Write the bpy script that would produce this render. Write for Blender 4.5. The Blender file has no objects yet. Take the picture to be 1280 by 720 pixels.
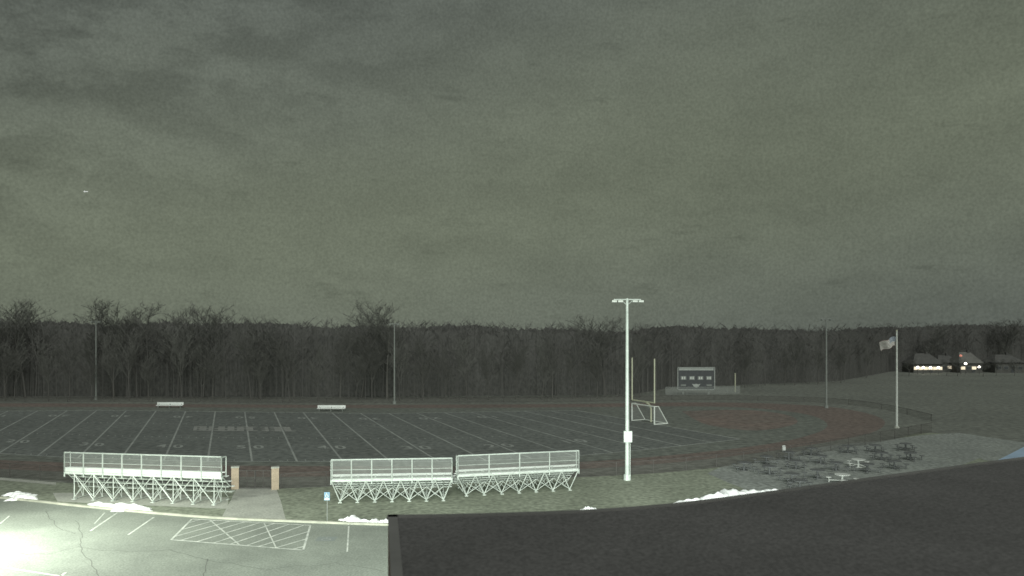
import bpy, math, random
from mathutils import Vector, Matrix
random.seed(7)
S=bpy.context.scene; COL=S.collection
F=940.0; V0=415.0; H=12.8
def P(u,v,z=0.0):
    Y=(H-z)*F/(v-V0); return Vector(((u-640)/F*Y,Y,z))
def smooth(pts,n=6):
    out=[]; m=len(pts)
    for i in range(m-1):
        p0=pts[max(i-1,0)];p1=pts[i];p2=pts[i+1];p3=pts[min(i+2,m-1)]
        for k in range(n):
            t=k/n; o=[]
            for a in range(2):
                o.append(.5*((2*p1[a])+(-p0[a]+p2[a])*t+(2*p0[a]-5*p1[a]+4*p2[a]-p3[a])*t*t+(-p0[a]+3*p1[a]-3*p2[a]+p3[a])*t**3))
            out.append(tuple(o))
    out.append(tuple(pts[-1])); return out
def interp(pts,u):
    if u<=pts[0][0]: return pts[0][1]
    for a,b in zip(pts,pts[1:]):
        if u<=b[0]:
            t=(u-a[0])/(b[0]-a[0]); return a[1]*(1-t)+b[1]*t
    return pts[-1][1]
# ---------- materials
def mat(name,c,c2=None,scale=3.0,rough=.8,metal=0.0,alpha=None,stretch=(1,1,1),fine=None,bump=0.0,emit=None,es=0,spread=.15,famp=.35):
    m=bpy.data.materials.new(name); m.use_nodes=True; n=m.node_tree.nodes; l=m.node_tree.links
    b=n['Principled BSDF']; b.inputs['Roughness'].default_value=rough; b.inputs['Metallic'].default_value=metal
    if rough>.6: b.inputs['Specular IOR Level'].default_value=.25
    c=tuple(c)+(1,)
    if c2 is None: c2=[x*.75 for x in c[:3]]
    tc=n.new('ShaderNodeTexCoord'); mp=n.new('ShaderNodeMapping'); mp.inputs['Scale'].default_value=stretch
    l.new(tc.outputs['Object'],mp.inputs[0])
    nz=n.new('ShaderNodeTexNoise'); nz.inputs['Scale'].default_value=scale; nz.inputs['Detail'].default_value=7; nz.inputs['Roughness'].default_value=.65
    l.new(mp.outputs[0],nz.inputs['Vector'])
    cr=n.new('ShaderNodeValToRGB'); cr.color_ramp.elements[0].position=.5-spread; cr.color_ramp.elements[1].position=.5+spread
    cr.color_ramp.elements[0].color=tuple(c2)+(1,); cr.color_ramp.elements[1].color=c
    l.new(nz.outputs['Fac'],cr.inputs[0]); out=cr.outputs[0]
    if fine:
        n2=n.new('ShaderNodeTexNoise'); n2.inputs['Scale'].default_value=fine; n2.inputs['Detail'].default_value=3
        l.new(mp.outputs[0],n2.inputs['Vector'])
        mr=n.new('ShaderNodeMapRange'); mr.inputs[1].default_value=.3; mr.inputs[2].default_value=.7; mr.inputs[3].default_value=1-famp; mr.inputs[4].default_value=1+famp
        l.new(n2.outputs['Fac'],mr.inputs[0])
        mx=n.new('ShaderNodeMix'); mx.data_type='RGBA'; mx.blend_type='MULTIPLY'; mx.inputs[0].default_value=1
        l.new(out,mx.inputs[6]); l.new(mr.outputs[0],mx.inputs[7]); out=mx.outputs[2]
    l.new(out,b.inputs['Base Color'])
    if bump:
        bp=n.new('ShaderNodeBump'); bp.inputs['Strength'].default_value=bump; l.new(nz.outputs['Fac'],bp.inputs['Height']); l.new(bp.outputs[0],b.inputs['Normal'])
    if emit: b.inputs['Emission Color'].default_value=tuple(emit)+(1,); b.inputs['Emission Strength'].default_value=es
    if alpha is not None: b.inputs['Alpha'].default_value=alpha
    return m
M={}
M['ground']=mat('rough_grass',(.172,.182,.158),(.14,.148,.13),.06,.95,fine=1.2)
M['lawn']=mat('lawn_grass',(.25,.275,.212),(.19,.21,.16),.25,.95,fine=2.5)
M['turf']=mat('turf',(.145,.157,.145),(.122,.132,.122),.08,.9,fine=1.5)
M['infield']=mat('infield_grass',(.155,.168,.146),(.132,.143,.125),.1,.95,fine=1.2)
M['track']=mat('track_surface',(.172,.14,.122),(.145,.122,.107),.15,.9,fine=1.5)
M['clay']=mat('clay',(.185,.148,.127),(.155,.137,.12),.12,.95,fine=1)
M['asphalt']=mat('asphalt',(.27,.295,.255),(.21,.23,.2),.3,.9,fine=9,bump=.1,famp=.22)
M['concrete']=mat('concrete',(.42,.43,.38),(.34,.35,.31),.6,.9,fine=6,famp=.2)
M['patio']=mat('patio_paving',(.26,.28,.255),(.2,.215,.2),.18,.9,fine=2.5)
M['kerb']=mat('kerb_concrete',(.5,.5,.42),(.33,.34,.28),.8,.9)
M['paint']=mat('white_paint',(.7,.72,.66),(.38,.41,.37),1.6,.8)
M['fpaint']=mat('field_paint',(.35,.37,.34),(.23,.245,.23),.3,.8)
M['npaint']=mat('field_number_paint',(.32,.34,.31),(.23,.245,.23),.8,.8)
M['lpaint']=mat('field_letter_paint',(.29,.295,.275),(.21,.22,.2),.8,.8)
M['snow']=mat('snow',(.93,.94,.93),(.82,.84,.83),1.0,.8,bump=.4)
M['alu']=mat('aluminium',(.6,.64,.6),(.42,.46,.42),1.5,.5,.1)
M['alub']=mat('white_board',(.85,.88,.85),(.7,.73,.7),1.0,.5)
M['galv']=mat('galvanised_steel',(.6,.65,.61),(.46,.51,.47),1.2,.5,.1)
M['link']=mat('chain_link',(.5,.53,.5),None,3,.6,.0,alpha=.24)
M['blink']=mat('black_chain_link',(.085,.075,.068),None,3,.7,alpha=.26)
M['bmetal']=mat('black_metal',(.1,.096,.09),None,2,.7,.0)
M['net']=mat('goal_net',(.7,.72,.7),None,2,.8,alpha=.08)
M['white']=mat('white_metal',(.68,.71,.66),(.55,.58,.54),2,.5)
M['yellow']=mat('pale_yellow_metal',(.5,.51,.38),(.42,.43,.31),1,.5)
M['brick']=mat('pillar_brick',(.42,.34,.26),(.33,.27,.2),3,.9,stretch=(1,1,4),fine=12,famp=.2)
M['roof']=mat('roof_membrane',(.115,.112,.11),(.085,.083,.081),.45,.9,fine=28,bump=.08,famp=.3,spread=.2)
M['coping']=mat('coping',(.17,.168,.16),None,1,.7)
M['wall']=mat('brick_wall',(.2,.13,.1),None,2,.9)
M['bark']=mat('bark',(.122,.12,.111),(.11,.108,.1),1,.95,stretch=(1,1,.3))
M['pbark']=mat('pale_bark',(.15,.147,.135),(.12,.117,.107),1,.95,stretch=(1,1,.3))
M['twig']=mat('twigs',(.124,.123,.115),(.112,.111,.104),.5,.95)
M['ptwig']=mat('hazed_crown_twigs',(.15,.152,.138),(.132,.134,.122),.5,.95)  # haze painted into the colour: paler twigs for the far crowns
M['woods']=mat('woods_mass',(.112,.112,.105),(.1,.1,.094),.35,.98,stretch=(1,1,.6),fine=2.6,famp=.25)
M['dark']=mat('dark_panel',(.075,.08,.083),None,2,.6)
M['grey']=mat('grey_panel',(.26,.28,.26),None,2,.6)
M['spale']=mat('pale_panel',(.42,.45,.42),None,2,.6)
M['blue']=mat('sign_blue',(.2,.33,.44),(.17,.28,.38),4,.5)
M['canopy']=mat('blue_metal_canopy',(.34,.46,.6),(.28,.39,.5),1,.5)
M['tdark']=mat('dark_table',(.115,.121,.12),(.095,.1,.1),2,.6)
M['tlight']=mat('pale_table',(.6,.62,.58),(.45,.47,.44),2,.5)
M['red']=mat('flag_red',(.36,.29,.27),None,2,.8)
M['siding']=mat('house_siding',(.13,.13,.12),None,1,.9)
M['shingle']=mat('shingles',(.11,.11,.104),None,1,.9)
M['roofpale']=mat('pale_shingles',(.17,.17,.157),None,1,.9)
M['warm']=mat('lit_window',(.8,.7,.5),None,1,.5,emit=(1,.86,.65),es=.8)
M['lit']=mat('lit_lamp',(.9,.9,.8),None,1,.5,emit=(1,.93,.82),es=5)
M['redlit']=mat('red_lamp',(.9,.3,.2),None,1,.5,emit=(1,.4,.3),es=.4)
M['starlit']=mat('sky_light_lamp',(.9,.9,.9),None,1,.5,emit=(.9,.95,.9),es=.4)
M['crack']=mat('crack_filler',(.17,.182,.16),None,2,.9)
# ---------- mesh builder
class MB:
    def __init__(s): s.v=[]; s.f=[]
    def box(s,c,d,rz=0):
        o=len(s.v); cx,cy,cz=c; a,b,e=d[0]/2,d[1]/2,d[2]/2; co,si=math.cos(rz),math.sin(rz)
        for z in(-e,e):
            for x,y in((-a,-b),(a,-b),(a,b),(-a,b)): s.v.append((cx+x*co-y*si,cy+x*si+y*co,cz+z))
        for f in((3,2,1,0),(4,5,6,7),(0,1,5,4),(1,2,6,5),(2,3,7,6),(3,0,4,7)): s.f.append(tuple(o+i for i in f))
        return s
    def tube(s,p,q,r0,r1=None,n=6,cap=True):
        if r1 is None: r1=r0
        p=Vector(p);q=Vector(q); d=(q-p)
        if d.length<1e-6: return s
        d.normalize(); a=d.orthogonal().normalized(); b=d.cross(a); o=len(s.v)
        for c,r in((p,r0),(q,r1)):
            for k in range(n):
                t=2*math.pi*(k+.5)/n; s.v.append(tuple(c+a*(r*math.cos(t))+b*(r*math.sin(t))))
        for k in range(n): k2=(k+1)%n; s.f.append((o+k,o+k2,o+n+k2,o+n+k))
        if cap and n>3:
            s.f.append(tuple(o+n-1-k for k in range(n))); s.f.append(tuple(o+n+k for k in range(n)))
        return s
    def path(s,pts,r,n=6):
        for a,b in zip(pts,pts[1:]): s.tube(a,b,r,r,n)
        return s
    def poly(s,pts):
        o=len(s.v); s.v+= [tuple(p) for p in pts]; s.f.append(tuple(range(o,o+len(pts)))); return s
    def strip(s,a,b,w,z):
        a=Vector((a[0],a[1],z)); b=Vector((b[0],b[1],z)); d=b-a
        if d.length<1e-6: return s
        n=Vector((-d.y,d.x,0)).normalized()*w/2
        pts=[a-n,b-n,b+n,a+n]; return s.poly(pts)
    def build(s,name,m,parent=None):
        me=bpy.data.meshes.new(name); me.from_pydata(s.v,[],s.f); me.update()
        o=bpy.data.objects.new(name,me); COL.objects.link(o); me.materials.append(m)
        if parent: o.parent=parent
        return o
def tag(o,label=None,cat=None,group=None,kind=None):
    if label:o['label']=label
    if cat:o['category']=cat
    if group:o['group']=group
    if kind:o['kind']=kind
    return o
def empty(name,loc,rz=0,label=None,cat=None,group=None):
    o=bpy.data.objects.new(name,None); o.empty_display_size=.3; COL.objects.link(o); o.location=loc; o.rotation_euler=(0,0,rz); return tag(o,label,cat,group)
def dup(root,loc,rz,label=None,scale=None):
    r=root.copy(); COL.objects.link(r); r.location=loc; r.rotation_euler=(0,0,rz)
    if label:r['label']=label
    if scale:r.scale=scale
    for ch in list(root.children):
        c=ch.copy(); COL.objects.link(c); c.parent=r
        for g in list(ch.children):
            d=g.copy(); COL.objects.link(d); d.parent=c
    return r
def sheet(name,px,z,m,parent=None,kind='structure',sm=True):
    pts=smooth(px) if sm else px
    o=MB().poly([P(u,v,z)*1 for u,v in pts]).build(name,m,parent)
    me=o.data
    if me.polygons[0].normal.z<0: me.flip_normals()
    if not parent: tag(o,kind=kind)
    return o
# ---------- ground
g=MB().poly([(-3000,-300,0),(3000,-300,0),(3000,4000,0),(-3000,4000,0)]).build('ground',M['ground']); tag(g,kind='structure')
track_px=[(-320,506),(0,504),(400,506),(700,505),(850,503),(950,504),(1040,509),(1092,519),(1106,530),(1082,543),(1000,558),(900,572),(780,583),(600,591),(300,596),(0,586),(-320,566),(-320,506)]
sheet('running_track',track_px,.004,M['track'])
inf_px=[(-320,510),(0,508.5),(480,510),(720,509),(850,508),(940,510),(1008,518),(1034,530),(1018,542),(960,555),(850,568),(700,579),(560,582.5),(250,581.5),(0,575),(-320,557),(-320,510)]
sheet('infield',inf_px,.008,M['infield'])
sheet('clay_area',[(852,514),(930,512.5),(985,519),(994,530),(945,538),(885,531),(852,514)],.012,M['clay'])
farp=[(-320,517),(0,514),(130,513),(480,517),(720,513)]
nearp=[(-320,550),(0,567),(100,573),(250,577),(560,578),(700,572),(830,560),(925,549)]
fp=[(u,interp(farp,u)) for u in range(-320,721,40)]+[(u,interp(nearp,u)) for u in range(925,-321,-35)]
field=sheet('sports_field',fp,.016,M['turf'],sm=False)
def fline(i):
    if i<=0: fu=306+37*i
    else: fu=306+(37-.2083*i)*i
    nu=315+55.5*i+(.715*i*i if i>0 else 0)
    A=(fu,interp(farp,fu)); B=(nu,577+0.0)
    lo,hi=0,1.0
    for k in range(40):
        t=(lo+hi)/2; u=A[0]+(B[0]-A[0])*t; v=A[1]+(B[1]-A[1])*t
        if v<interp(nearp,u): lo=t
        else: hi=t
    return A,(u,v)
yl=MB(); W=.2
lines={i:fline(i) for i in range(-14,13)}
def fpt(i,t):
    i0=math.floor(i); i0=max(-14,min(11,i0)); fr=i-i0
    q=[]
    for j in(i0,i0+1):
        A,B=lines[j]; a=P(*A); b=P(*B); q.append(a.lerp(b,t))
    return q[0].lerp(q[1],fr)
for i in range(-14,13):
    a=fpt(i,0);b=fpt(i,1)
    yl.strip(a,b,W if i not in(10,12) else .28,.020)
yl.build('yard_lines',M['fpaint'],field)
sl=MB()
ns=[fpt(i/2,1) for i in range(-28,25)]; fs=[fpt(i/2,0) for i in range(-28,25)]
for q in(ns,fs):
    for a,b in zip(q,q[1:]): sl.strip(a,b,.4 if q is fs else .25,.024)
sl.build('sidelines',M['fpaint'],field)
hs=MB()
for i in range(-13*5,10*5+1):
    for t in(.015,.36,.64,.985):
        if i%5==0: continue
        if t in(.36,.64) or i%2==0:
            a=fpt(i/5,t-.007);b=fpt(i/5,t+.007); hs.strip(a,b,.12,.028)
hs.build('hash_marks',M['npaint'],field)
def text_mesh(txt):
    c=bpy.data.curves.new('t','FONT'); c.body=txt; c.align_x='CENTER'; c.align_y='CENTER'; c.size=1.0; c.offset=.02
    o=bpy.data.objects.new('t',c); COL.objects.link(o)
    bpy.context.view_layer.update()
    dg=bpy.context.evaluated_depsgraph_get(); me=bpy.data.meshes.new_from_object(o.evaluated_get(dg)); bpy.data.objects.remove(o); return me
def place_text(txt,i,t,flip,size,m,z=.032):
    me=text_mesh(txt); c=fpt(i,t); up=(fpt(i,t-.05)-fpt(i,t+.05)).normalized(); rt=(fpt(i+.5,t)-fpt(i-.5,t)).normalized()
    if flip: up=-up; rt=-rt
    for v in me.vertices:
        p=c+rt*(v.co.x*size)+up*(v.co.y*size*1.35); v.co=(p.x,p.y,z)
    o=bpy.data.objects.new('yard_number',me); COL.objects.link(o); me.materials.clear(); me.materials.append(m); o.parent=field
for i in range(-8,9,2):
    n=50-abs(i)*5; s=str(n)[0]+' '+str(n)[1]
    place_text(s,i,.8,False,2.5,M['npaint']); place_text(s,i,.17,True,2.5,M['npaint'])
# midfield lettering, too blurred to read: block strokes
lg=MB(); rr=random.Random(3)
for k in range(11):
    x=-1.5+k*.27
    for a,b in(((x,.41),(x,.51)),((x+.17,.41),(x+.17,.51))):
        if rr.random()<.9: lg.strip(fpt(*a),fpt(*b),.42,.036)
    for t in(.42,.46,.50):
        if rr.random()<.75: lg.strip(fpt(x,t),fpt(x+.17,t),.7,.040)
lg.build('midfield_lettering',M['lpaint'],field)
# lawn & lot
lawn_px=[(-330,575),(0,599),(150,606),(300,611),(420,608),(570,600),(780,594),(960,577),(1100,553),(1165,541),(1280,560),(1420,590),(1300,640),(1000,700),(600,668),(485,657),(360,652),(200,643),(100,633),(0,622),(-330,590),(-330,575)]
sheet('lawn',lawn_px,.006,M['lawn'])
kerb_px=[(-330,592),(0,623),(100,633.5),(200,643),(280,649),(360,652.5),(485,657),(620,659),(760,657)]
lp=smooth(kerb_px)
lot=MB().poly([P(u,v,.014) for u,v in lp]+[Vector((30,40,.014)),Vector((30,-40,.014)),Vector((-90,-40,.014)),Vector((-90,30,.014))]).build('parking_lot',M['asphalt']); tag(lot,kind='structure')
if lot.data.polygons[0].normal.z<0: lot.data.flip_normals()
kb=MB()
kp=[P(u,v) for u,v in lp]
for a,b in zip(kp,kp[1:]):
    d=(b-a); c=(a+b)/2; kb.box((c.x,c.y,.075),(d.length*1.02,.2,.15),math.atan2(d.y,d.x))
tag(kb.build('kerb',M['kerb']),kind='structure')
sheet('entrance_path',[(275,650.5),(358,652.5),(351,626),(345,610),(296,610),(288,626)],.010,M['concrete'],sm=False)
sheet('bleacher_pad',[(66,616),(72,627),(284,636),(286,622),(200,616)],.0103,M['concrete'],sm=False)
sheet('side_path',[(-330,578),(0,597),(70,603),(70,606),(0,600),(-330,581)],.012,M['concrete'],sm=False)
pat=[(884,592),(905,583),(960,573),(1030,558),(1100,551),(1165,543),(1215,548),(1250,560),(1150,600),(1080,618),(960,618),(884,592)]
sheet('patio',pat,.012,M['patio'])
sheet('patio_path',[(1165,543),(1200,541),(1300,556),(1420,575),(1420,600),(1230,575),(1190,556)],.015,M['patio'],sm=False)
mk=MB()
def L(a,b,w=.13,z=.020): mk.strip(P(*a),P(*b),w,z)
L((147,641),(113,664));L((131,641),(118,655),.08);L((192,647),(160,669));L((240,649),(214,675));L((388,657),(379,688));L((214,675),(379,688));L((240,649),(388,657))
for k in range(8):
    t=(k+.6)/8; a=(240+148*t,649+8*t)
    if t-.38>=0: b=(214+165*(t-.38),675+13*(t-.38))
    else:
        q=t/.38; b=(240-26*q,649+26*q)
    L(a,b,.13,.024)
for k in range(3):
    q=.25+k*.3; t=.66+k*.13
    a=(388-9*q,657+31*q); b=(214+165*(t),675+13*(t)); L(a,b,.13,.024)
L((436,658),(434,690),.09);L((0,709),(85,722),.14);L((60,733),(82,716),.14);L((0,655),(12,645),.1)
L((262,650),(300,682),.1,.028);L((330,654),(345,685),.08,.028)
mo=mk.build('parking_markings',M['paint']); tag(mo,kind='structure')
cm=MB()
for ch in([(95,652),(105,668),(98,684),(112,700),(125,722)],[(98,684),(150,690),(210,688),(262,700),(330,712)],[(262,700),(255,722)],[(0,690),(60,694),(98,684)],[(330,712),(420,704),(480,715)],[(60,640),(72,660),(95,668)]):
    pts=[]
    for a,b in zip(ch,ch[1:]):
        for k in range(5):
            t=k/5; pts.append((a[0]+(b[0]-a[0])*t+random.uniform(-3,3),a[1]+(b[1]-a[1])*t+random.uniform(-1.5,1.5)))
    pts.append(ch[-1])
    for a,b in zip(pts,pts[1:]): cm.strip(P(*a),P(*b),.05,.018)
tag(cm.build('pavement_cracks',M['crack']),kind='structure')
fb=mat('faded_blue_paint',(.22,.25,.24),(.22,.243,.22),1,.9)
for (u,v) in((408,674),):
    s=MB(); c=P(u,v)
    s.strip((c.x-.6,c.y),(c.x+.6,c.y),1.0,.021)
    o=s.build('parking_symbol',fb); tag(o,kind='structure')
    w=MB()
    for k in range(12):
        a=math.pi*(.6+k/12*1.5); b=math.pi*(.6+(k+1)/12*1.5); w.strip((c.x+.25*math.cos(a),c.y-.1+.25*math.sin(a)),(c.x+.25*math.cos(b),c.y-.1+.25*math.sin(b)),.07,.026)
    w.strip((c.x-.05,c.y+.4),(c.x,c.y),.08,.027); w.strip((c.x,c.y),(c.x+.25,c.y),.07,.028); w.strip((c.x+.25,c.y),(c.x+.33,c.y-.3),.07,.029)
    w.build('wheelchair_mark',M['fpaint'],o)
# ---------- snow
def snow(pts,label,h,seed,pw=2.2):
    r=random.Random(seed)
    (u0,v0),(u1,v1),wd=pts
    a=P(u0,v0);b=P(u1,v1); c=(a+b)/2; d=b-a; L_=d.length
    m=MB(); nx,ny=70,14; ph=[r.uniform(0,6) for _ in range(8)]
    for j in range(ny+1):
        for i in range(nx+1):
            s=i/nx*2-1; t=j/ny*2-1
            e=max(0,1-abs(s)**pw)
            wloc=wd*(.55+.2*math.sin(s*5+ph[0])+.12*math.sin(s*13+ph[1])+.13*math.sin(s*31+ph[5]+(1 if t>0 else 0)))*max(.05,e)
            z=h*max(0,1-t*t)*e*(.6+.18*math.sin(s*6+ph[2])+.12*math.sin(s*17+ph[3]+t*3)+.1*math.sin(s*37+ph[6]-t*5))+r.uniform(-.06,.06)*h*e-.01
            m.v.append((s*L_/2,t*wloc/2+wd*.1*math.sin(s*4+ph[4])*(1-s*s),z if 0<i<nx and 0<j<ny else -.02))
    for j in range(ny):
        for i in range(nx):
            q=j*(nx+1)+i; m.f.append((q,q+1,q+nx+2,q+nx+1))
    o=m.build('snow_pile',M['snow']); o.location=(c.x,c.y,.0); o.rotation_euler.z=math.atan2(d.y,d.x)
    for p in o.data.polygons:p.use_smooth=True
    tag(o,label,'snow pile')
snow(((4,618),(48,625),3.0),'small snow heap at far left edge beside the parking kerb',.45,1)
snow(((108,630),(194,640),2.6),'long low snow heap in front of the leftmost bleachers',.5,2)
snow(((422,650),(464,653),2.2),'snow heap on kerb just left of the roof corner',.45,3)
snow(((458,653),(492,653),1.8),'smallest snow heap touching the roof corner in view',.35,5)
snow(((724,638),(748,638),1.3),'tiny snow patch peeking over the roof edge',.4,6)
snow(((840,629.5),(986,614.5),3.6),'long bright snow bank over the roof edge below the picnic patio',.7,4,3)
# ---------- bleachers
def bleacher(pl,pr,Ht,nf,npost,label,board,rows,dy):
    a=P(*pl);b=P(*pr);d=b-a;Ln=d.length; rz=math.atan2(d.y,d.x)
    R=empty('bleachers',a,rz,label,'bleachers','metal bleachers backing onto the car park')
    gh=1.5; zp=Ht-gh; dz=(zp-.25)/rows
    if board: fr=[.7+(Ln-1.4)*k/(nf-1) for k in range(nf)]
    else: fr=[Ln*(k+.5)/nf for k in range(nf)]
    D=rows*dy+.3; hw=Ln/nf/2
    for x in fr:
        m=MB()
        m.tube((x,0,.06),(x,D,.06),.03,n=4)
        if board: m.tube((x,.05,.06),(x,.05,zp-.05),.04,n=4); m.tube((x,D*.5,.06),(x,.05,zp-.1),.03,n=4)
        else: m.tube((x,.1,.06),(x-hw,.0,zp-.1),.042,n=4); m.tube((x,.1,.06),(x+hw,.0,zp-.1),.042,n=4); m.tube((x,D*.45,.06),(x-hw*.9,D*.45,zp*.55),.03,n=4); m.tube((x,D*.45,.06),(x+hw*.9,D*.45,zp*.55),.03,n=4)
        m.tube((x,.0,zp-.08),(x,D,.2),.035,n=4); m.tube((x,.05,.1),(x,D*.5,zp*.5),.03,n=4)
        m.tube((x,D*.5,.06),(x,D*.5,zp*.5),.03,n=4)
        m.box((x,.05,.03),(.26,.26,.05)); m.box((x,D-.1,.03),(.26,.26,.05))
        m.build('frame',M['alu'],R)
    for k in range(nf-1):
        x0,x1=fr[k],fr[k+1]; xm=(x0+x1)/2
        if board: MB().tube((x0,-.03,zp-.1),(x1,-.03,.12),.035,n=4).tube((x1,-.05,zp-.1),(x0,-.05,.12),.035,n=4).build('cross_brace',M['alu'],R)
        else: MB().tube((x0,.12,.1),(x1,.0,zp*.62),.028,n=4).tube((x1,.09,.1),(x0,-.03,zp*.62),.028,n=4).build('cross_brace',M['alu'],R)
        MB().tube((x0,D*.5,zp*.5),(xm,D*.5,.1),.025,n=4).tube((x1,D*.5,zp*.5),(xm,D*.5,.1),.025,n=4).build('inner_brace',M['alu'],R)
    MB().box((Ln/2,0,zp-.12),(Ln,.06,.1)).build('deck_beam',M['alu'],R)
    for r in range(rows):
        y=.15+r*dy; z=zp-r*dz
        MB().box((Ln/2,y+.12,z+.02),(Ln,.45,.05)).build('foot_plank',M['alu'],R)
        MB().box((Ln/2,y+.22,z+(.40 if r else .3)),(Ln,.26,.05)).build('seat_plank',M['alub'],R)
        if r==0: MB().box((Ln/2,y-.12,z-.06+.03),(Ln,.03,.14)).build('riser',M['alub'],R)
        m=MB()
        m.tube((fr[0],y+.22,z+.27),(fr[-1],y+.22,z+.27),.02,n=4)
        for x in fr: m.tube((x,y+.22,z),(x,y+.22,z+(.37 if r else .27)),.03,n=4)
        m.build('seat_bracket',M['alu'],R)
    if board: MB().box((Ln/2,-.06,zp+.14),(Ln,.04,.46)).build('back_board',M['alub'],R)
    ps=[Ln*k/(npost-1) for k in range(npost)]
    for x in ps: MB().tube((x,-.12,zp-.35),(x,-.12,Ht),.05,n=5).build('guard_post',M['galv'],R)
    m=MB()
    for z in(Ht,Ht-gh*.5,zp+.02): m.tube((0,-.12,z),(Ln,-.12,z),.02 if z<Ht else .055,n=5)
    for x in(0,Ln): m.tube((x,-.12,zp),(x,-.12,Ht),.05,n=5)
    m.build('guard_rail',M['galv'],R)
    MB().poly([(0,-.18,zp),(Ln,-.18,zp),(Ln,-.18,Ht),(0,-.18,Ht)]).build('guard_mesh',M['link'],R)
    for x in(-.0,Ln):
        m=MB(); m.tube((x,-.08,Ht-.05),(x,.5,Ht-.05),.04,n=5); m.tube((x,.5,Ht-.05),(x,.5,zp-.1),.035,n=5)
        m.tube((x,0,zp),(x,D*.5,zp*.6),.035,n=5)
        m.build('side_rail',M['galv'],R)
bleacher((82,624),(278,632),3.6,8,9,'leftmost and longest set of metal bleachers, with bright white back board',True,4,.42)
bleacher((414,629),(565,626),3.25,7,7,'middle set of metal bleachers, just right of the brick gate pillars',False,5,.6)
bleacher((572,621),(723,612.5),3.2,7,5,'right-hand set of metal bleachers, nearest the tall light pole',False,5,.6)
# ---------- pillars, gate, fences
for u,v,lb in((294,611,'left brick gate pillar between the bleachers'),(344,611.5,'right brick gate pillar between the bleachers')):
    R=empty('gate_pillar',P(u,v),.3,lb,'pillar','brick pillars at the field gate')
    MB().box((0,0,.87),(.58,.5,1.74)).build('shaft',M['brick'],R)
    MB().box((0,0,1.79),(.64,.56,.1)).build('cap',M['concrete'],R)
def fence(px,h,label,post=3.0,link='blink',pm='bmetal',name='chain_link_fence'):
    pts=[P(u,v) for u,v in smooth(px,5)]
    o0=pts[0].copy(); R=empty(name,o0,0,label,'fence'); q=[p-o0 for p in pts]
    m=MB(); rl=MB(); acc=0
    MB().tube((0,0,0),(0,0,h),.04,n=5).build('post',M[pm],R)
    for a,b in zip(q,q[1:]):
        m.poly([a,b,b+Vector((0,0,h)),a+Vector((0,0,h))])
        rl.tube(a+Vector((0,0,h)),b+Vector((0,0,h)),.025,n=5)
        Ls=(b-a).length; t=post-acc
        while t<Ls:
            c=a.lerp(b,t/Ls); MB().tube((c.x,c.y,0),(c.x,c.y,h+.03),.035,n=5).build('post',M[pm],R); t+=post
        acc=Ls-(t-post)
    m.build('mesh_panel',M[link],R); rl.build('rail',M[pm],R)
fence([(-300,578),(-100,590),(0,596),(100,603),(200,608),(287,611)],1.25,'low black chain link fence running left from the brick pillars',3.4)
fence([(351,611),(420,607),(570,600),(780,594),(880,586),(960,576),(1060,560),(1165,540)],1.2,'low black chain link fence running right from the pillars past the patio',3.6)
fence([(-250,503),(0,502),(400,503.5),(700,502.5),(850,500),(960,501),(1050,505),(1110,513),(1165,526)],.9,'thin dark fence along the far side of the field below the woods',8)
for k,(ua,ub) in enumerate(((299,318.5),(319.5,338.5))):
    a=P(ua,611);b=P(ub,611.3); R=empty('field_gate',a,math.atan2(b.y-a.y,b.x-a.x),('left' if k==0 else 'right')+' black leaf of the field gate between the brick pillars','gate'); w=(b-a).length
    m=MB()
    for x in(0,w/2,w): m.tube((x,0,.08),(x,0,1.5),.035,n=5)
    for z in(.1,.8,1.5): m.tube((0,0,z),(w,0,z),.035,n=5)
    m.build('gate_frame',M['bmetal'],R); MB().poly([(0,0,.1),(w,0,.1),(w,0,1.5),(0,0,1.5)]).build('gate_mesh',M['blink'],R)
# ---------- light poles
def pole(u,v,vt,label,big):
    b=P(u,v); h=(v-vt)*b.y/F
    R=empty('field_light_pole',b,0,label,'light pole','tall light poles round the field')
    r=.2 if big else .17
    m=MB(); 
    for k in range(6): m.tube((0,0,h*k/6),(0,0,h*(k+1)/6),r*(1-.4*k/6),r*(1-.4*(k+1)/6),n=10)
    m.tube((0,0,0),(0,0,.5),.33,.3,n=10); m.build('pole',M['galv'] if big else M['grey'],R)
    w=1.15 if big else .9
    MB().tube((-w,0,h-.1),(w,0,h-.1),.06,n=6).tube((-w*.5,0,h-.1),(0,0,h-.6),.03,n=4).tube((w*.5,0,h-.1),(0,0,h-.6),.03,n=4).build('crossarm',M['galv'] if big else M['grey'],R)
    for x in((-w,-w*.55,w*.55,w) if big else (-w*.8,w*.8)):
        f=MB(); f.box((x,-.12,h-.26),(.42,.6,.16)); f.tube((x,-.05,h-.1),(x,-.05,h-.2),.05,n=5); fo=f.build('lamp_head',M['white'] if big else M['grey'],R)
        MB().box((x,-.14,h-.352),(.34,.48,.02)).build('lens',M['grey'],fo)
    if big:
        bo=MB().box((0,-.3,3.8),(.72,.35,.95)).build('control_box',M['galv'],R); MB().box((0,-.49,3.8),(.6,.02,.8)).build('box_door',M['white'],bo)
        MB().tube((.22,-.2,.3),(.22,-.2,3.4),.03,n=5).build('conduit',M['galv'],R)
pole(784,600,373,'nearest tall galvanised light pole with a box on it, right of the bleachers',True)
pole(493,505,404,'thin far light pole before the woods near the middle',False)
pole(1033,510,398,'thin light pole at the right end of the track, left of the flagpole',False)
pole(120,500,401,'faint thin light pole before the woods at far left',False)
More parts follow.
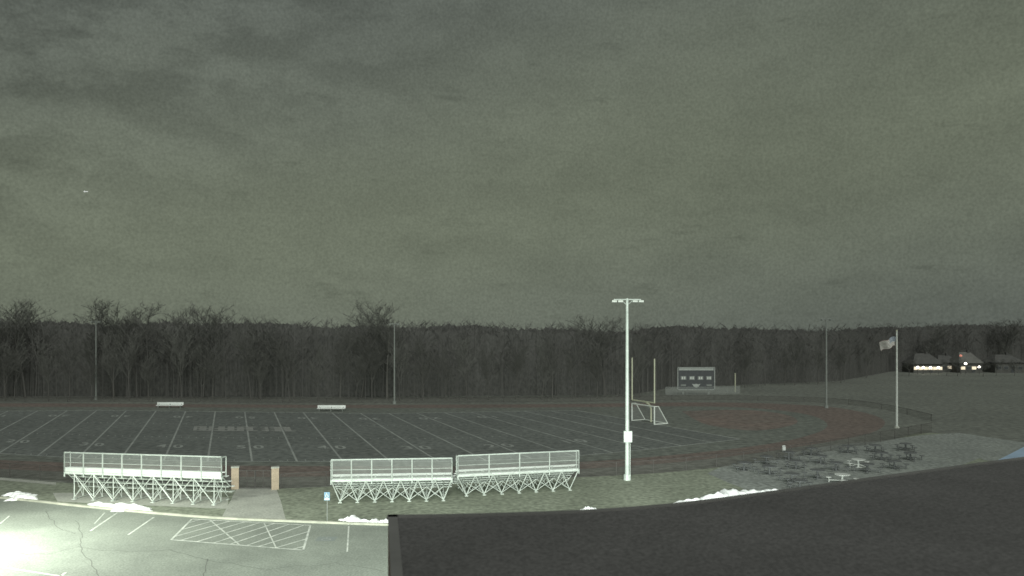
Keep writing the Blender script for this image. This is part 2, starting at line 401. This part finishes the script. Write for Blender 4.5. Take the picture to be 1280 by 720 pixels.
# ---------- flag
b=P(1121,535); fh=121*b.y/F
R=empty('flagpole',b,0,'tall white flagpole standing on grass at right beyond the patio','flagpole')
MB().tube((0,0,0),(0,0,fh),.15,.1,n=10).build('pole',M['white'],R); MB().tube((0,0,fh),(0,0,fh+.12),.1,.1,n=8).tube((0,0,fh+.12),(0,0,fh+.2),.1,.03,n=8).build('finial',M['yellow'],R)
MB().tube((0,0,0),(0,0,.25),.35,.25,n=12).build('base_collar',M['concrete'],R)
FR=empty('flag',b+Vector((0,0,0)),0,'pale striped flag drooping leftward from the flagpole','flag')
zt=(535-421)*b.y/F
def fpos(s,t):
    return (-.1-2.15*s*(1-.12*t),.25*math.sin(s*7+t*1.5),zt-.8*s*(.55)-1.2*t-.3*s*s+.1*math.sin(s*9))
for k in range(13):
    m=MB(); t0,t1=k/13,(k+1)/13; n=14
    s0=.42 if k<7 else 0
    for i in range(n):
        a=s0+(1-s0)*i/n; c=s0+(1-s0)*(i+1)/n
        m.poly([fpos(a,t0),fpos(c,t0),fpos(c,t1),fpos(a,t1)])
    m.build('stripe',M['red'] if k%2==0 else M['white'],FR)
m=MB()
for i in range(6):
    for j in range(7):
        a,c=.42*i/6,.42*(i+1)/6; t0,t1=j/13,(j+1)/13; m.poly([fpos(a,t0),fpos(c,t0),fpos(c,t1),fpos(a,t1)])
m.build('canton',mat('flag_blue',(.26,.3,.36),None,3,.8),FR)
st=MB()
for i in range(5):
    for j in range(5):
        p=fpos(.04+.08*i,.04+.1*j); st.box((p[0],p[1]-.02,p[2]),(.05,.01,.05))
st.build('stars',M['white'],FR)
# ---------- goals
n_=P(818,531);f_=P(790,526); d=f_-n_; rz=math.atan2(d.y,d.x); w=d.length
R=empty('soccer_goal',n_,rz,'white framed soccer goal with net under the football uprights','goal')
hz=2.5; dp=-2.3
for x in(0,w):
    m=MB(); m.tube((x,0,0),(x,0,hz),.1,n=8); m.build('goal_post',M['white'],R)
    m=MB(); m.tube((x,0,hz),(x,dp*.3,hz),.07,n=6); m.tube((x,dp*.3,hz),(x,dp,.06),.07,n=6); m.tube((x,0,.06),(x,dp,.06),.07,n=6); m.build('side_frame',M['white'],R)
MB().tube((0,0,hz),(w,0,hz),.1,n=8).build('crossbar',M['white'],R)
MB().tube((0,dp,.06),(w,dp,.06),.07,n=6).build('ground_bar',M['white'],R)
m=MB(); 
for x in(0,w): m.poly([(x,0,.06),(x,0,hz),(x,dp*.3,hz),(x,dp,.06)])
m.poly([(0,0,hz),(w,0,hz),(w,dp*.3,hz),(0,dp*.3,hz)]); m.poly([(0,dp*.3,hz),(w,dp*.3,hz),(w,dp,.06),(0,dp,.06)]); m.build('net',M['net'],R)
o_=Vector((0.05,.2,0))
R=empty('football_goalpost',n_+o_,rz,'pale yellow football goalpost with two tall uprights at right end of field','goalpost')
for x in(0,w):
    MB().tube((x,0,3.0),(x,0,9.1),.1,n=7).build('upright',M['yellow'],R)
MB().tube((0,0,3.0),(w,0,3.0),.09,n=7).build('crossbar',M['yellow'],R)
MB().path([(w/2,0,3.0),(w/2,-.4,2.9),(w/2,-1.1,2.5),(w/2,-1.4,1.9),(w/2,-1.4,0)],.12,8).build('gooseneck',M['yellow'],R)
b=P(919,490); R=empty('marker_post',b,0,'short pale post standing alone right of the scoreboard','post')
MB().tube((0,0,0),(0,0,3.9),.12,n=7).build('pole',M['yellow'],R); MB().tube((0,0,3.9),(0,0,4.0),.18,n=8).build('cap',M['yellow'],R)
# ---------- scoreboard
b=P(870,493); s=b.y/F
R=empty('scoreboard',b,0,'dark scoreboard with pale top band on posts before the woods','scoreboard')
w=46*s; z0=6*s; z1=34*s; hh_=z1-z0
for x in(-w*.35,w*.35): MB().box((x,.15,z1/2),(.25,.25,z1)).build('post',M['grey'],R)
MB().box((0,0,(z0+z1)/2),(w,.3,hh_)).build('panel',M['dark'],R)
m=MB()
for z in(z0,z1-.05): m.box((0,-.2,z),(w+.1,.1,.14))
for x in(-w/2,w/2): m.box((x,-.2,(z0+z1)/2),(.14,.1,hh_+.1))
m.build('frame',M['spale'],R)
MB().box((0,-.18,z1-.42),(w*.94,.06,.45)).build('header_strip',M['spale'],R)
for k in range(4):
    x=-w*.345+k*w*.23; zc=z0+hh_*.52
    wn=MB().box((x,-.18,zc),(w*.15,.06,.75)).build('score_window',M['grey'],R)
    MB().box((x-.22,-.23,zc),(.26,.03,.5)).build('score_digit',M['white'],wn); MB().box((x+.22,-.23,zc),(.26,.03,.5)).build('score_digit',M['white'],wn)
m=MB(); c=z0+hh_*.18
m.poly([(-.9,-.2,c+.4),(-.5,-.2,c-.15),(0,-.2,c-.45),(.5,-.2,c-.15),(.9,-.2,c+.4),(.4,-.2,c+.25),(0,-.2,c+.4),(-.4,-.2,c+.25)]); m.build('emblem',M['spale'],R)
for x in(-w*.35,w*.35): MB().box((x,-.18,c+.1),(w*.14,.06,.3)).build('small_panel',M['grey'],R)
fence([(832,493.5),(850,493.5),(900,493),(925,492)],1.6,'pale railing standing in front of the scoreboard',2.2,'link','grey','railing')
# ---------- benches
for u,v,wpx,lb in((212,510,33,'left white team bench on the far sideline'),(414,514,35,'right white team bench on the far sideline')):
    b=P(u,v); w=wpx*b.y/F; R=empty('team_bench',b,0,lb,'bench','benches on the far sideline')
    MB().box((0,0,.45),(w,.4,.1)).build('seat',M['alub'],R); MB().box((0,.3,.74),(w,.08,.42)).build('backrest',M['alub'],R)
    for x in(-w*.42,0,w*.42): MB().box((x,0,.2),(.1,.4,.41)).box((x,.26,.4),(.08,.2,.6)).build('leg',M['grey'],R)
# ---------- sign
b=P(409,652)
R=empty('parking_sign',b,0,'small blue and white parking sign on a thin post at the lot edge','sign')
MB().box((0,0,1.0),(.045,.045,2.0)).build('post',M['grey'],R); pn=MB().box((0,-.05,1.72),(.38,.03,.56)).build('sign_panel',M['blue'],R)
MB().box((0,-.07,1.53),(.32,.01,.12)).build('text_strip',M['white'],pn)
m=MB()
for k in range(10):
    a=math.pi*(.65+k/10*1.4); c=math.pi*(.65+(k+1)/10*1.4); m.tube((.1*math.cos(a),-.075,1.74+.1*math.sin(a)),(.1*math.cos(c),-.075,1.74+.1*math.sin(c)),.022,n=4)
m.tube((-.03,-.075,1.95),(0,-.075,1.8),.024,n=4).tube((0,-.075,1.8),(.1,-.075,1.79),.022,n=4); m.build('sign_symbol',M['white'],pn)
# ---------- litter bin
b=P(980,565); R=empty('litter_bin',b,0,'small white bin alone on the grass behind the patio fence','bin')
MB().tube((0,0,0),(0,0,.6),.17,.2,n=12).build('body',M['alub'],R); MB().tube((0,0,.6),(0,0,.7),.22,.1,n=12).build('lid',M['alub'],R)
# ---------- picnic tables
def ptable(kind,label):
    R=empty('picnic_table',(0,0,0),0,label,'picnic table','picnic tables on the patio'); m_=M[kind]
    MB().tube((0,0,.72),(0,0,.77),.62,.62,n=18).build('tabletop',m_,R)
    MB().tube((0,0,.02),(0,0,.72),.09,.09,n=8).tube((0,0,.0),(0,0,.04),.35,.35,n=12).build('pedestal',m_,R)
    for k in range(4):
        a=k*math.pi/2+.4; c,s_=math.cos(a),math.sin(a)
        MB().tube((c*1.08,s_*1.08,.43),(c*1.08,s_*1.08,.47),.24,.24,n=12).build('seat',m_,R)
        MB().tube((c*.1,s_*.1,.25),(c*1.05,s_*1.05,.2),.035,n=5).tube((c*1.05,s_*1.05,0),(c*1.05,s_*1.05,.43),.035,n=5).build('seat_arm',m_,R)
    return R
tp=[(930,588),(958,580),(986,574),(1014,569),(962,593),(995,586),(1026,579),(1060,566),(1094,565),(1132,563),(1102,575),(1138,575),(1045,588),(1084,590),(1118,586),(990,603),(1022,598),(1000,612)]
D0=ptable('tdark','x')
desc=['leftmost dark round picnic table on the patio','dark picnic table second from the left along the back of the patio','dark picnic table third from the left along the back of the patio','dark picnic table at the back of the patio, near the white bin','dark picnic table just left of the patio centre, front left','dark picnic table left of the patio centre, behind the snow bank','dark picnic table in the very centre of the patio','dark picnic table at the back, directly behind the upper pale table','dark picnic table at the back right of the patio','rearmost dark picnic table at the far right of the patio','dark picnic table right of the upper pale table','dark picnic table at the right end of the patio middle row','dark picnic table between the two pale tables','dark picnic table just below the upper pale table','dark picnic table at right close to the roof edge','dark picnic table at front left just above the snow bank','dark picnic table just left of the lower pale table','frontmost dark picnic table half at the snow bank end']
for k,((u,v),lb) in enumerate(zip(tp,desc)):
    if k==0: D0.location=P(u,v,.0); D0.rotation_euler.z=.3; D0['label']=lb
    else: dup(D0,P(u,v),random.uniform(0,3),lb)
L0=ptable('tlight','pale picnic table on the patio, the upper one of two'); L0.location=P(1073,584)
dup(L0,P(1053,604),.8,'pale picnic table on the patio, the lower one nearest the roof')
# ---------- school building (foreground roof)
ZR=10.8
epx=[(485,645),(560,644),(640,642),(720,639),(800,634),(870,627),(940,618),(1010,608.5),(1100,596),(1190,584),(1280,572),(1400,557)]
ep=[P(u,v,ZR) for u,v in smooth(epx,4)]
back=[Vector((24,10,ZR)),Vector((24,-20,ZR)),Vector((-.55,-20,ZR)),P(489,740,ZR)]
poly=ep+back
B=empty('school_building',(0,0,0),0,'dark flat roofed school building filling the lower right foreground','building')
rf=MB().poly([p for p in poly]).build('roof',M['roof'],B)
if rf.data.polygons[0].normal.z<0: rf.data.flip_normals()
m=MB(); n=len(poly)
for i in range(n):
    a=poly[i];b_=poly[(i+1)%n]; m.poly([(a.x,a.y,0),(b_.x,b_.y,0),(b_.x,b_.y,ZR-.01),(a.x,a.y,ZR-.01)])
m.build('wall',M['wall'],B)
m=MB(); seq=[back[-1]]+ep
for a,b_ in zip(seq,seq[1:]):
    dd=b_-a; c=(a+b_)/2; nn=Vector((-dd.y,dd.x,0)).normalized(); c=c-nn*.05
    m.box((c.x,c.y,ZR+.0),(dd.length*1.0+.005,.1,.03),math.atan2(dd.y,dd.x))
m.build('coping',M['coping'],B)
# ---------- blue canopy
R=empty('entrance_canopy',(0,0,0),0,'light blue canopy corner at the right edge above the roof','canopy')
def Q(u,v,Y): return Vector(((u-640)/F*Y,Y,H-(v-V0)/F*Y))
a=Q(1240,579,27);b_=Q(1283,557,30);c=Q(1340,555,30);d_=Q(1340,590,26)
m=MB(); pts=[a,b_,c,d_]; low=[p-Vector((0,0,.12)) for p in pts]
m.poly(pts); m.poly(low[::-1])
for i in range(4): j=(i+1)%4; m.poly([pts[i],low[i],low[j],pts[j]])
m.build('canopy_roof',M['canopy'],R)
for p in(a+Vector((.5,.3,0)),b_+Vector((.3,-.4,0)),c,d_):
    MB().tube((p.x,p.y,0),(p.x,p.y,p.z-.25),.08,n=6).build('post',M['white'],R)
# ---------- woods
topp=[(-260,398),(0,398),(330,401),(450,403),(600,405),(780,408),(860,405),(960,409),(1100,407),(1200,404),(1500,404)]
basep=[(-260,501),(0,500),(400,501),(790,498),(840,488),(930,484),(1050,479),(1120,465),(1280,463),(1500,461)]
def ztop(u,Y): return H+(V0-interp(topp,u))*Y/F
wd=MB(); rr=random.Random(11)
def simple_tree(m,x,y,h,nb,rad):
    lx,ly=rr.uniform(-.04,.04)*h,rr.uniform(-.03,.03)*h
    m.tube((x,y,0),(x+lx,y+ly,h*.95),rad,rad*.2,n=3)
    for k in range(nb):
        t=rr.uniform(.3,.95); bx,by,bz=x+lx*t,y+ly*t,h*t*.97
        a=rr.uniform(0,6.28); ln=h*rr.uniform(.1,.26)*(1.15-t*.6); up=rr.uniform(.5,1.5)
        ex,ey,ez=bx+math.cos(a)*ln,by+math.sin(a)*ln*.6,min(bz+ln*up,h*1.03)
        m.tube((bx,by,bz),(ex,ey,ez),rad*.34,.03,n=3)
        for q in range(2):
            f=rr.uniform(.4,.8); cx,cy,cz=bx+(ex-bx)*f,by+(ey-by)*f,bz+(ez-bz)*f; a2=a+rr.uniform(-1.2,1.2); l2=ln*.5
            m.tube((cx,cy,cz),(cx+math.cos(a2)*l2,cy+math.sin(a2)*l2,min(h*1.05,cz+l2*rr.uniform(.3,1.2))),.045,.02,n=3)
for k in range(1300):
    u=rr.uniform(-260,1480)
    Y=H*F/(interp(basep,u)-V0)+rr.uniform(1.5,30); x=(u-640)/F*Y
    h=ztop(u,Y)*rr.uniform(.88,1.03); simple_tree(wd,x,Y,h,14,rr.uniform(.05,.1))
tag(wd.build('woods_trees',M['twig']),'dense belt of bare winter trees along the far horizon','woods',kind='stuff')
wb=MB()
for layer in range(3):
    u=-270.0; prev=None
    while u<1500:
        Y=H*F/(interp(basep,u)-V0)+(9,17,29)[layer]+rr.uniform(-.1,.1); x=(u-640)/F*Y
        z=ztop(u,Y)*(.88+.035*layer)+rr.uniform(-.45,.35)+.35*math.sin(u*.05+layer*2)+.25*math.sin(u*.021+layer)
        if prev: wb.poly([(prev[0],prev[1],0),(x,Y,0),(x,Y,z),(prev[0],prev[1],prev[2])])
        prev=(x,Y,z); u+=rr.uniform(1.0,3.5)
tag(wb.build('woods_thicket',M['woods']),'dark dense thicket filling the woods behind the bare trees','woods',kind='stuff')
def bare_tree(seed,bark):
    r=random.Random(seed); tr=MB(); cr=MB()
    def grow(p,d,ln,rad,lev):
        segs=3 if lev<2 else 2; q=p
        pts=[p]
        for s_ in range(segs):
            d=(d+Vector((r.uniform(-1,1),r.uniform(-1,1),r.uniform(-.1,.5)))*(.1 if lev==0 else .2)).normalized()
            e=q+d*(ln/segs); r0=rad*(1-.6*s_/segs); r1=rad*(1-.6*(s_+1)/segs)
            (tr if lev==0 else cr).tube(q,e,max(r0,.017),max(r1,.015),n=5 if lev==0 else 3,cap=False); q=e; pts.append((q))
        if lev>=4: return
        nb=[12,6,5,4][lev]
        for k in range(nb):
            t=r.uniform(.35,1) if lev==0 else r.uniform(.25,1)
            i=min(int(t*segs),segs-1); b0=pts[i].lerp(pts[i+1],t*segs-i) if t<1 else pts[-1]
            a=r.uniform(0,6.283); side=Vector((math.cos(a),math.sin(a),0)); sp=r.uniform(.5,1.0)
            grow(b0,(d*.8+side*sp+Vector((0,0,.2))).normalized(),ln*[.46,.52,.52,.5][lev]*r.uniform(.85,1.05),rad*[.42,.5,.5,.5][lev],lev+1)
    grow(Vector((0,0,0)),Vector((0,0,1)),11,.17,0)
    top=max(v[2] for v in cr.v)
    R=empty('bare_tree',(0,0,0)); tr.build('trunk',bark,R); cr.build('crown',M['ptwig'],R); R['h']=top
    return R
protos=[bare_tree(s_,M['pbark'] if s_==3 else M['bark']) for s_ in(1,2,3,4,5)]
tl=[(6,498,370,'tall bare tree rising above the woods at the far left edge'),(32,499,370,None),(142,498,374,'broad bare crown above the woods right of the leftmost light pole'),(172,499,373,None),(222,499,375,'wide bare tree crown above the woods over the left team bench'),(254,499,377,None),(452,500,372,'largest bare tree above the woods just left of the middle light pole'),(484,501,373,None),(757,498,392,'bare tree top above the woods just left of the nearest light pole'),(325,500,392,'slightly taller bare tree above the woods over the midfield'),(1252,464,396,'bare tree above the horizon near the right edge'),(1172,466,401,'bare tree over the lit houses')]
used=set(); lab2={1:'second bare tree at the far left, slightly right of the edge',3:'bare crown directly right of the broad one in the left woods',5:'right-hand neighbour of the wide crown over the team bench',7:'bare tree directly behind the middle light pole'}
def put(k,loc,sc,label,group):
    p=protos[k]; rz=random.uniform(0,6.28)
    if k not in used:
        used.add(k); o=p; o.location=loc; o.rotation_euler.z=rz; o.scale=sc
    else: o=dup(p,loc,rz,None,sc)
    tag(o,label,'tree'); 
    if group:o['group']=group
    elif 'group' in o: del o['group']
tops=[p['h'] for p in protos]
for p in protos: del p['h']
for j,(u,v,vt,lb) in enumerate(tl):
    b=P(u,v-2); h=(v-2-vt)*b.y/F; k=j%5; s_=h/tops[k]; put(k,b,(s_*1.3,s_*1.3,s_),lb or lab2.get(j),None)
for j in range(50):
    u=-60+j*28+random.uniform(-11,11)
    if 820<u<930 or 1130<u<1240: continue
    bv=interp(basep,u)+random.uniform(0,1.2); b=P(u,bv); h=ztop(u,b.y)*random.uniform(.6,.93); k=j%5; s_=h/tops[k]
    put(k,b,(s_*.8,s_*.8,s_),'bare leafless tree in the row at the front edge of the dark woods','trees along the front edge of the woods')
# ---------- distant houses
def house(u,v,w,dp,hh,rh,label,nwin,lit,rm='shingle'):
    b=P(u,v); R=empty('house',b,0,label,'house')
    MB().box((0,dp/2,hh/2),(w,dp,hh)).build('wall',M['siding'],R)
    m=MB(); o=.4
    A=[(-w/2-o,-o,hh),(w/2+o,-o,hh),(w/2+o,dp+o,hh),(-w/2-o,dp+o,hh)]; r0=(-w/4,dp/2,hh+rh); r1=(w/4,dp/2,hh+rh)
    m.poly([A[0],A[1],r1,r0]);m.poly([A[2],A[3],r0,r1]);m.poly([A[1],A[2],r1]);m.poly([A[3],A[0],r0]); ro=m.build('roof',M[rm],R)
    MB().box((w*.15,dp*.5,hh+rh-.2),(.7,.7,1.6)).build('chimney',M['shingle'],ro)
    for k in range(nwin):
        x=-w/2+w*(k+.5)/nwin; wi=MB().box((x,-.03,hh*.5),(1.5,.08,1.1)).build('window',M['grey'],R); MB().box((x,-.09,hh*.5),(1.35,.05,.9)).build('pane',M['warm'] if k in lit else M['dark'],wi)
    MB().box((w*.1,-.05,.5),(1,.08,1.0)).build('door',M['dark'],R)
house(1160,466,9,7,2.8,3.2,'left house with a row of lit windows beyond the field at right',6,(0,1,2,3,4,5))
house(1187,465,7,7,3.0,2.2,'small low house between its two lit neighbours',3,(1,))
house(1214,466,7,7,3.0,3.4,'right house with pale roof and lit windows beyond the field at right',4,(0,2),'roofpale')
house(1262,466,9,7,3.2,2.4,'rightmost unlit house, beyond the field near the right edge',4,())
for u,v,h,mm,lb in((1147,467,1.9,'lit','leftmost bright lamp before the distant houses'),(1154,467,1.8,'lit','second bright lamp before the distant houses'),(1163,467,1.8,'lit','third bright lamp before the distant houses'),(1173,467,1.8,'lit','fourth bright lamp before the distant houses'),(1207,467,3.0,'lit','bright lamp before the right distant house'),(1224,467,2.0,'lit','rightmost bright lamp beside the right distant house'),(1201,467,5.4,'redlit','high faint red lamp over the distant houses')):
    b=P(u,v+1); R=empty('street_lamp',b,0,lb,'street lamp','lamps by the distant houses')
    MB().tube((0,0,0),(0,0,h),.06,n=5).build('post',M['bmetal'],R); mm_=MB().tube((0,0,h),(0,0,h+.35),.32,.4,n=8).tube((0,0,h+.35),(0,0,h+.6),.4,.1,n=8); mm_.build('lamp_globe',M[mm],R)
for j,(u,v) in enumerate(((1136,470),(1183,470),(1229,471),(1245,470),(1268,470),(1197,470))):
    b=P(u,v); s_=5.2/tops[j%5]; put(j%5,b,(s_*1.6,s_*1.4,s_),['small bare bushy tree left of the lit houses','small bare bushy tree between the lit houses','small bare bushy tree right of the lit houses','outer small bare tree right of the lit houses','small bare bushy tree before the rightmost house','small bare tree directly left of the right lit house'][j],None)
Y=900; b=Q(107.5,239.5,Y); R=empty('distant_light',b,0,'tiny pale speck of light in the dark sky at upper left','light')
MB().tube((-2.4,0,0),(2.4,0,0),.8,.4,n=8).build('glow_body',M['starlit'],R); MB().box((0,0,.3),(1.2,5,.2)).build('wing',M['starlit'],R)
R=empty('parking_lamp',(-38,41.5,0),0,'parking lot lamp just outside the left edge','street lamp')
MB().tube((0,0,0),(0,0,7.6),.12,.08,n=8).build('post',M['bmetal'],R); MB().tube((0,0,7.5),(4.2,0,7.7),.05,n=6).build('arm',M['bmetal'],R); MB().box((4.4,0,7.7),(1.0,.5,.18)).build('lamp_head',M['bmetal'],R)
def light(name,kind,loc,e,col,target=None,size=.3,spot=None,blend=.5):
    l=bpy.data.lights.new(name,kind); l.energy=e; l.color=col; o=bpy.data.objects.new(name,l); COL.objects.link(o); o.location=loc
    if kind in('POINT','SPOT'): l.shadow_soft_size=size
    if spot: l.spot_size=math.radians(spot); l.spot_blend=blend
    if target is not None: o.rotation_euler=(Vector(target)-Vector(loc)).to_track_quat('-Z','Y').to_euler()
    return o
light('parking_lamp_light','SPOT',(-33.0,41.5,7.4),18000,(.93,1,.87),(-31.6,41.5,0),.35,168,.5)
light('flood_and_fill_light','SPOT',(-1.9,9.2,9.4),62000,(.9,1,.9),(-14,60,0),.4,95,.9)
light('flood_and_fill_light','SPOT',(2.0,9.6,9.4),44000,(.9,1,.92),(6,60,1),.4,80,.9)
light('flood_and_fill_light','SPOT',(7.6,12.6,9.6),70000,(.93,1,.95),(18,57,0),.4,38,1.0)  # added fill spot, brightens the snow bank and part of the patio
light('lot_fill_light','SPOT',(-2.0,8.6,9.0),17000,(.93,1,.88),(-14,34,0),.4,115,1.0)  # added fill spot to lift the parking lot asphalt
s=light('night_glow_sun','SUN',(0,0,50),1.65,(.97,1,.95),None); s.data.angle=math.radians(50); s.rotation_euler=(math.radians(44),0,math.radians(12))
# ---------- world
w=bpy.data.worlds.new('World'); S.world=w; w.use_nodes=True; N=w.node_tree.nodes; Lk=w.node_tree.links; bg=N['Background']
tc=N.new('ShaderNodeTexCoord'); sp=N.new('ShaderNodeSeparateXYZ'); Lk.new(tc.outputs['Generated'],sp.inputs[0])
def mth(op,a,b=None,c=None):
    n=N.new('ShaderNodeMath'); n.operation=op
    for i,x in enumerate((a,b,c)):
        if x is None: continue
        if isinstance(x,(int,float)): n.inputs[i].default_value=x
        else: Lk.new(x,n.inputs[i])
    return n.outputs[0]
def noise(scale,detail,st,dist=0,rough=.55,loc=(0,0,0)):
    mp=N.new('ShaderNodeMapping'); mp.inputs['Scale'].default_value=st; mp.inputs['Location'].default_value=loc; Lk.new(tc.outputs['Generated'],mp.inputs[0])
    n=N.new('ShaderNodeTexNoise'); n.inputs['Scale'].default_value=scale; n.inputs['Detail'].default_value=detail; n.inputs['Distortion'].default_value=dist; n.inputs['Roughness'].default_value=rough
    Lk.new(mp.outputs[0],n.inputs['Vector']); return n.outputs['Fac']
n1=noise(1.8,5,(1,1,2.2),.2); n2=noise(10,8,(1,1,2.2),.1,.62,(.3,.1,.4)); n3=noise(330,1,(1,1,1)); n4=noise(11,6,(1,1,4.5),.1,.62,(2.3,.7,.2)); n5=noise(3.5,6,(1,1,2.5),.2,.55,(4.1,1.2,.7))
d=mth('SUBTRACT',mth('SUBTRACT',sp.outputs['Z'],mth('MULTIPLY',sp.outputs['X'],.15)),.17)
d=mth('ADD',d,mth('MULTIPLY',mth('SUBTRACT',n1,.5),.14))
gl=mth('POWER',2.718,mth('MULTIPLY',mth('MULTIPLY',d,d),-20.0))
mx=N.new('ShaderNodeMix'); mx.data_type='RGBA'; Lk.new(gl,mx.inputs[0]); mx.inputs[6].default_value=(.108,.122,.112,1); mx.inputs[7].default_value=(.155,.176,.13,1)
rt=N.new('ShaderNodeMapRange'); rt.interpolation_type='SMOOTHSTEP'; rt.inputs[1].default_value=-.6; rt.inputs[2].default_value=.5; rt.inputs[3].default_value=1.07; rt.inputs[4].default_value=.93; Lk.new(sp.outputs['X'],rt.inputs[0])
ul=mth('SUBTRACT',mth('SUBTRACT',sp.outputs['Z'],mth('MULTIPLY',sp.outputs['X'],.55)),.3)
ulc=N.new('ShaderNodeMapRange'); ulc.interpolation_type='SMOOTHSTEP'; ulc.inputs[1].default_value=0; ulc.inputs[2].default_value=.36; ulc.inputs[3].default_value=.07; ulc.inputs[4].default_value=.34; Lk.new(ul,ulc.inputs[0])
mr=N.new('ShaderNodeMapRange'); mr.interpolation_type='SMOOTHSTEP'; mr.inputs[1].default_value=.38; mr.inputs[2].default_value=.6; mr.inputs[3].default_value=1; mr.inputs[4].default_value=0; Lk.new(n2,mr.inputs[0])
m4=N.new('ShaderNodeMapRange'); m4.interpolation_type='SMOOTHSTEP'; m4.inputs[1].default_value=.28; m4.inputs[2].default_value=.42; m4.inputs[3].default_value=.84; m4.inputs[4].default_value=1; Lk.new(n4,m4.inputs[0])
m5=N.new('ShaderNodeMapRange'); m5.interpolation_type='SMOOTHSTEP'; m5.inputs[1].default_value=.35; m5.inputs[2].default_value=.65; m5.inputs[3].default_value=.93; m5.inputs[4].default_value=1.04; Lk.new(n5,m5.inputs[0])
cl=mth('MULTIPLY',mth('MULTIPLY',mth('SUBTRACT',1.04,mth('MULTIPLY',mr.outputs[0],ulc.outputs[0])),m4.outputs[0]),rt.outputs[0])
cl=mth('MULTIPLY',cl,m5.outputs[0])
gr=mth('ADD',mth('MULTIPLY',n3,.5),.75)
k=mth('MULTIPLY',cl,gr)
m2=N.new('ShaderNodeMix'); m2.data_type='RGBA'; m2.blend_type='MULTIPLY'; m2.inputs[0].default_value=1; Lk.new(mx.outputs[2],m2.inputs[6]); Lk.new(k,m2.inputs[7])
Lk.new(m2.outputs[2],bg.inputs[0]); bg.inputs[1].default_value=1.0
# ---------- camera
c=bpy.data.cameras.new('camera'); co=bpy.data.objects.new('camera',c); COL.objects.link(co); co.location=(0,0,H); co.rotation_euler=(math.radians(90),0,0)
c.sensor_width=36; c.lens=36*F/1280; c.shift_y=(V0-360)/1280; c.clip_end=6000; c.clip_start=.1; S.camera=co
c.dof.use_dof=True; c.dof.focus_distance=24; c.dof.aperture_fstop=1.0
S.view_settings.view_transform='Standard'; S.view_settings.look='None'; S.view_settings.exposure=0
